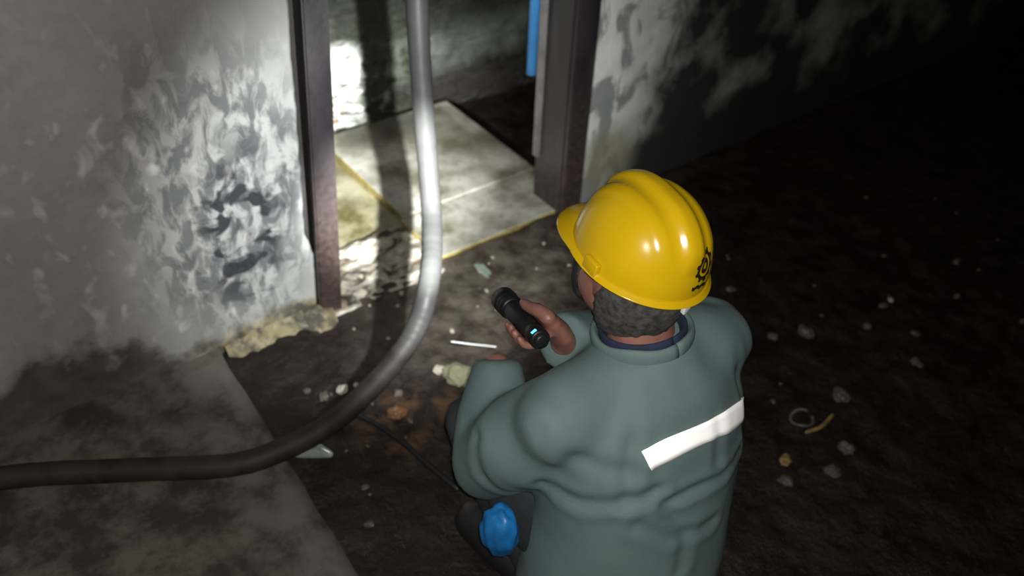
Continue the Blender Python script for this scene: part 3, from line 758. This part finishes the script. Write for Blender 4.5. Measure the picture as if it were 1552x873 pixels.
# chin strap and the white tab at the back
bm = bmesh.new()
st = smooth_path([H(0.045, 0.094, 0.002), H(0.044, 0.086, -0.040), H(0.045, 0.074, -0.085), H(0.048, 0.045, -0.125), H(0.050, 0.0, -0.140), H(0.048, -0.045, -0.125), H(0.045, -0.074, -0.085), H(0.044, -0.088, -0.04), H(0.045, -0.098, 0.002)], 6)
add_tube(bm, st, [(0.0018, 0.0075)] * len(st), 8, HL, False)
tag(adopt(from_bm('chin_strap', bm, M['strap']), hat), 'black chin strap')
bm = bmesh.new(); add_box(bm, (-0.006, -0.009, -0.016), (0.002, 0.009, 0.008), 0.001)
for v in bm.verts:
    k = 1 if v.co.z > 0 else 0.35
    v.co = H(-0.120, -0.006, -0.006) + HF * v.co.x + HL * v.co.y * k + HU * v.co.z
tag(adopt(from_bm('strap_tab', bm, M['white_plastic']), hat), 'small white tab under the back rim')

# ------------------------------------------------------------------ blue bundle at the hip
bm = bmesh.new()
res = bmesh.ops.create_icosphere(bm, subdivisions=4, radius=1.0)
bc = V((-0.174, -0.992, 0.280))
for v in res['verts']:
    p = v.co.copy(); k = 1 + 0.16 * nz(p * 2.2, 1, 5) + 0.05 * nz(p * 6, 1, 2)
    taper = 1 - 0.55 * max(0, -p.z) ** 1.3
    q = V((p.x * 0.034 * taper, p.y * 0.040 * taper, p.z * 0.068)) * k
    v.co = bc + q
tag(from_bm('blue_bundle', bm, M['blue_plastic']), 'small bright blue plastic bundle hanging at the left hip of the worker', 'bundle')

# ------------------------------------------------------------------ bits on the floor
random.seed(5)
def rock_mesh(seed, flat=0.6, rough=0.35, sub=3):
    bm = bmesh.new(); bmesh.ops.create_icosphere(bm, subdivisions=sub, radius=1.0)
    for v in bm.verts:
        p = v.co.copy(); k = 1 + rough * nz(p, 1.6, seed) + rough * 0.5 * nz(p, 4, seed + 3)
        v.co = V((p.x * k, p.y * k * 0.8, p.z * k * flat))
    me = bpy.data.meshes.new('rock'); bm.to_mesh(me); bm.free(); return me
def put_rock(name, x, y, size, mat, label, cat, group=None, seed=None, mesh=None, z=None, scale=(1, 1, 1)):
    me = mesh or rock_mesh(seed if seed is not None else random.random() * 50)
    o = link_mesh(name, me, mat, None, False)
    zb = floor_z(x, y) if z is None else z
    o.location = (x, y, zb + size * 0.28 * scale[2]); o.scale = tuple(size * s for s in scale); o.rotation_euler = (random.uniform(-.25, .25), random.uniform(-.25, .25), random.uniform(0, 6.28))
    return tag(o, label, cat, group)
put_rock('plaster_lump', 0.150, -0.405, 0.040, M['lump'], 'pale yellowish lump by the left sleeve of the worker', 'lump', seed=3, scale=(1, 1.1, 0.9))
put_rock('plaster_lump', 0.118, -0.360, 0.016, M['pale_stone'], 'small pinkish white chip touching the pale yellowish lump', 'chip', seed=9)
bm = bmesh.new(); add_tube(bm, [(0.185, -0.318, 0.036), (0.225, -0.345, 0.028), (0.280, -0.384, 0.020)], [0.0022, 0.0024, 0.0022], 8)
tag(from_bm('stick', bm, M['white_plastic']), 'thin white stick lying on the mud beside the left sleeve', 'stick')
put_rock('brick_chip', -0.050, -0.425, 0.024, M['orange_stone'], 'orange brown brick chip under the curve of the hose', 'brick', seed=14)
put_rock('plaster_chip', -0.083, -0.290, 0.0085, M['pale_stone'], 'bright white plaster chip just above the curve of the hose', 'chip', seed=15)
put_rock('plaster_chip', -0.120, -0.285, 0.016, M['pale_stone'], 'tan plaster chip between the hose and the platform', 'chip', seed=16)
put_rock('plaster_chip', 0.230, -0.255, 0.008, M['pale_stone'], 'tiny white chip on the mud left of the flashlight', 'chip', seed=17)
put_rock('wet_glint', 0.452, -0.090, 0.028, M['pale_plastic'], 'flat pale patch standing in for a wet glint on the floor beyond the flashlight', 'scrap', seed=18, scale=(1.2, 0.8, 0.3))  # pale plastic shape in place of a puddle's glint
# crumpled plastic by the platform
bm = bmesh.new(); add_tube(bm, [(-0.318, -0.395, 0.020), (-0.292, -0.415, 0.024), (-0.262, -0.440, 0.018), (-0.246, -0.452, 0.014)], [(0.013, 0.020), (0.016, 0.024), (0.013, 0.018), (0.007, 0.008)], 16)
for v in bm.verts: v.co += V((nz(v.co, 60, 1), nz(v.co, 60, 2), nz(v.co, 60, 3))) * 0.006
tag(from_bm('plastic_bottle', bm, M['pale_plastic'], None, False), 'pale green crumpled plastic scrap against the platform edge', 'scrap')
# cable on the floor
bm = bmesh.new(); cp = smooth_path([(-0.150, -0.352, 0.012), (-0.115, -0.430, 0.014), (-0.090, -0.520, 0.014), (-0.078, -0.600, 0.013), (-0.06, -0.70, 0.012)], 8)
add_tube(bm, cp, [0.007] * len(cp), 10)
tag(from_bm('cable', bm, M['rubber']), 'black cable lying on the mud below the hose', 'cable')
# right-hand side
bm = bmesh.new(); lp = [V((0.770 + 0.030 * math.cos(a), -1.010 + 0.026 * math.sin(a), 0.014 + 0.004 * math.sin(2 * a))) for a in np.linspace(0.4, 5.9, 30)]
add_tube(bm, lp, [0.0042] * 30, 8)
tag(from_bm('cord_loop', bm, M['stone']), 'curled loop of faded cord on the dark floor right of the worker', 'cord')
bm = bmesh.new(); lp = smooth_path([(0.745, -1.045, 0.012), (0.79, -1.055, 0.014), (0.845, -1.045, 0.012)], 6)
add_tube(bm, lp, [0.005] * len(lp), 8)
tag(from_bm('stick', bm, M['yellow_scrap']), 'short brownish stick lying just below the faded cord loop', 'stick')
for nm, x, y, s, mt, lb in (('scrap', 0.637, -1.071, 0.017, 'yellow_scrap', 'ochre scrap on the dark floor right of the worker'),
                            ('stone', 0.790, -1.130, 0.022, 'stone', 'grey stone to the right of the ochre scrap'),
                            ('stone', 0.590, -1.112, 0.018, 'stone', 'grey stone just below the ochre scrap'),
                            ('stone', 0.930, -1.010, 0.024, 'stone', 'dull stone above the faded cord loop'),
                            ('stone', 0.700, -1.160, 0.020, 'stone', 'grey stone lowest of those by the ochre scrap'),
                            ('chip', 1.377, -0.849, 0.010, 'pale_stone', 'tiny white chip alone far out on the dark floor'),
                            ('chip', 1.561, -0.951, 0.011, 'stone', 'tiny grey chip right of the lone white chip'),
                            ('stone', 0.955, -0.760, 0.016, 'stone', 'reddish grey stone behind the right shoulder of the worker'),
                            ('stone', 1.050, -0.800, 0.024, 'stone', 'flat stone nearest behind the right shoulder of the worker')):
    put_rock(nm, x, y, s, M[mt], lb, nm)
protos = [rock_mesh(k * 3.1 + 1, 0.55, 0.4, 2) for k in range(8)]
pale = [p.copy() for p in protos]; 
def scatter(n, x0, x1, y0, y1, smin, smax, meshes, mat, label, group, zf=None, avoid=None):
    k = 0
    while k < n:
        x, y = random.uniform(x0, x1), random.uniform(y0, y1)
        if avoid and avoid(x, y): continue
        s = smin + (smax - smin) * random.random() ** 2
        put_rock('pebble' if zf is None else 'plaster_fragment', x, y, s, mat, label, 'pebble' if zf is None else 'fragment', group, mesh=random.choice(meshes), z=None if zf is None else zf(x, y)); k += 1
inbody = lambda x, y: -0.35 < x < 0.40 and -1.40 < y < -0.74
scatter(30, 0.30, 2.0, -1.25, -0.12, 0.005, 0.016, protos, M['stone'], 'small brown pebble on the dark floor right of the worker', 'pebbles right of the worker', avoid=inbody)
scatter(20, -0.02, 0.75, -0.42, -0.04, 0.004, 0.011, pale, M['pale_stone'], 'small pale pebble on the lit mud before the doorway', 'pebbles before the doorway')
dk = [p.copy() for p in protos]
scatter(14, -0.27, 0.0, -0.70, -0.20, 0.005, 0.016, dk, M['stone'], 'small brown pebble on the mud beside the platform', 'pebbles beside the platform', avoid=lambda x, y: abs(y + 0.42) < 0.03)
fr_ = [rock_mesh(k * 2.3 + 7, 0.28, 0.5, 2) for k in range(6)]
scatter(16, 0.05, 0.36, -0.01, 0.215, 0.008, 0.026, fr_, M['pale_stone'], 'broken pale plaster fragment on the threshold', 'plaster fragments on the threshold', zf=mort_z)
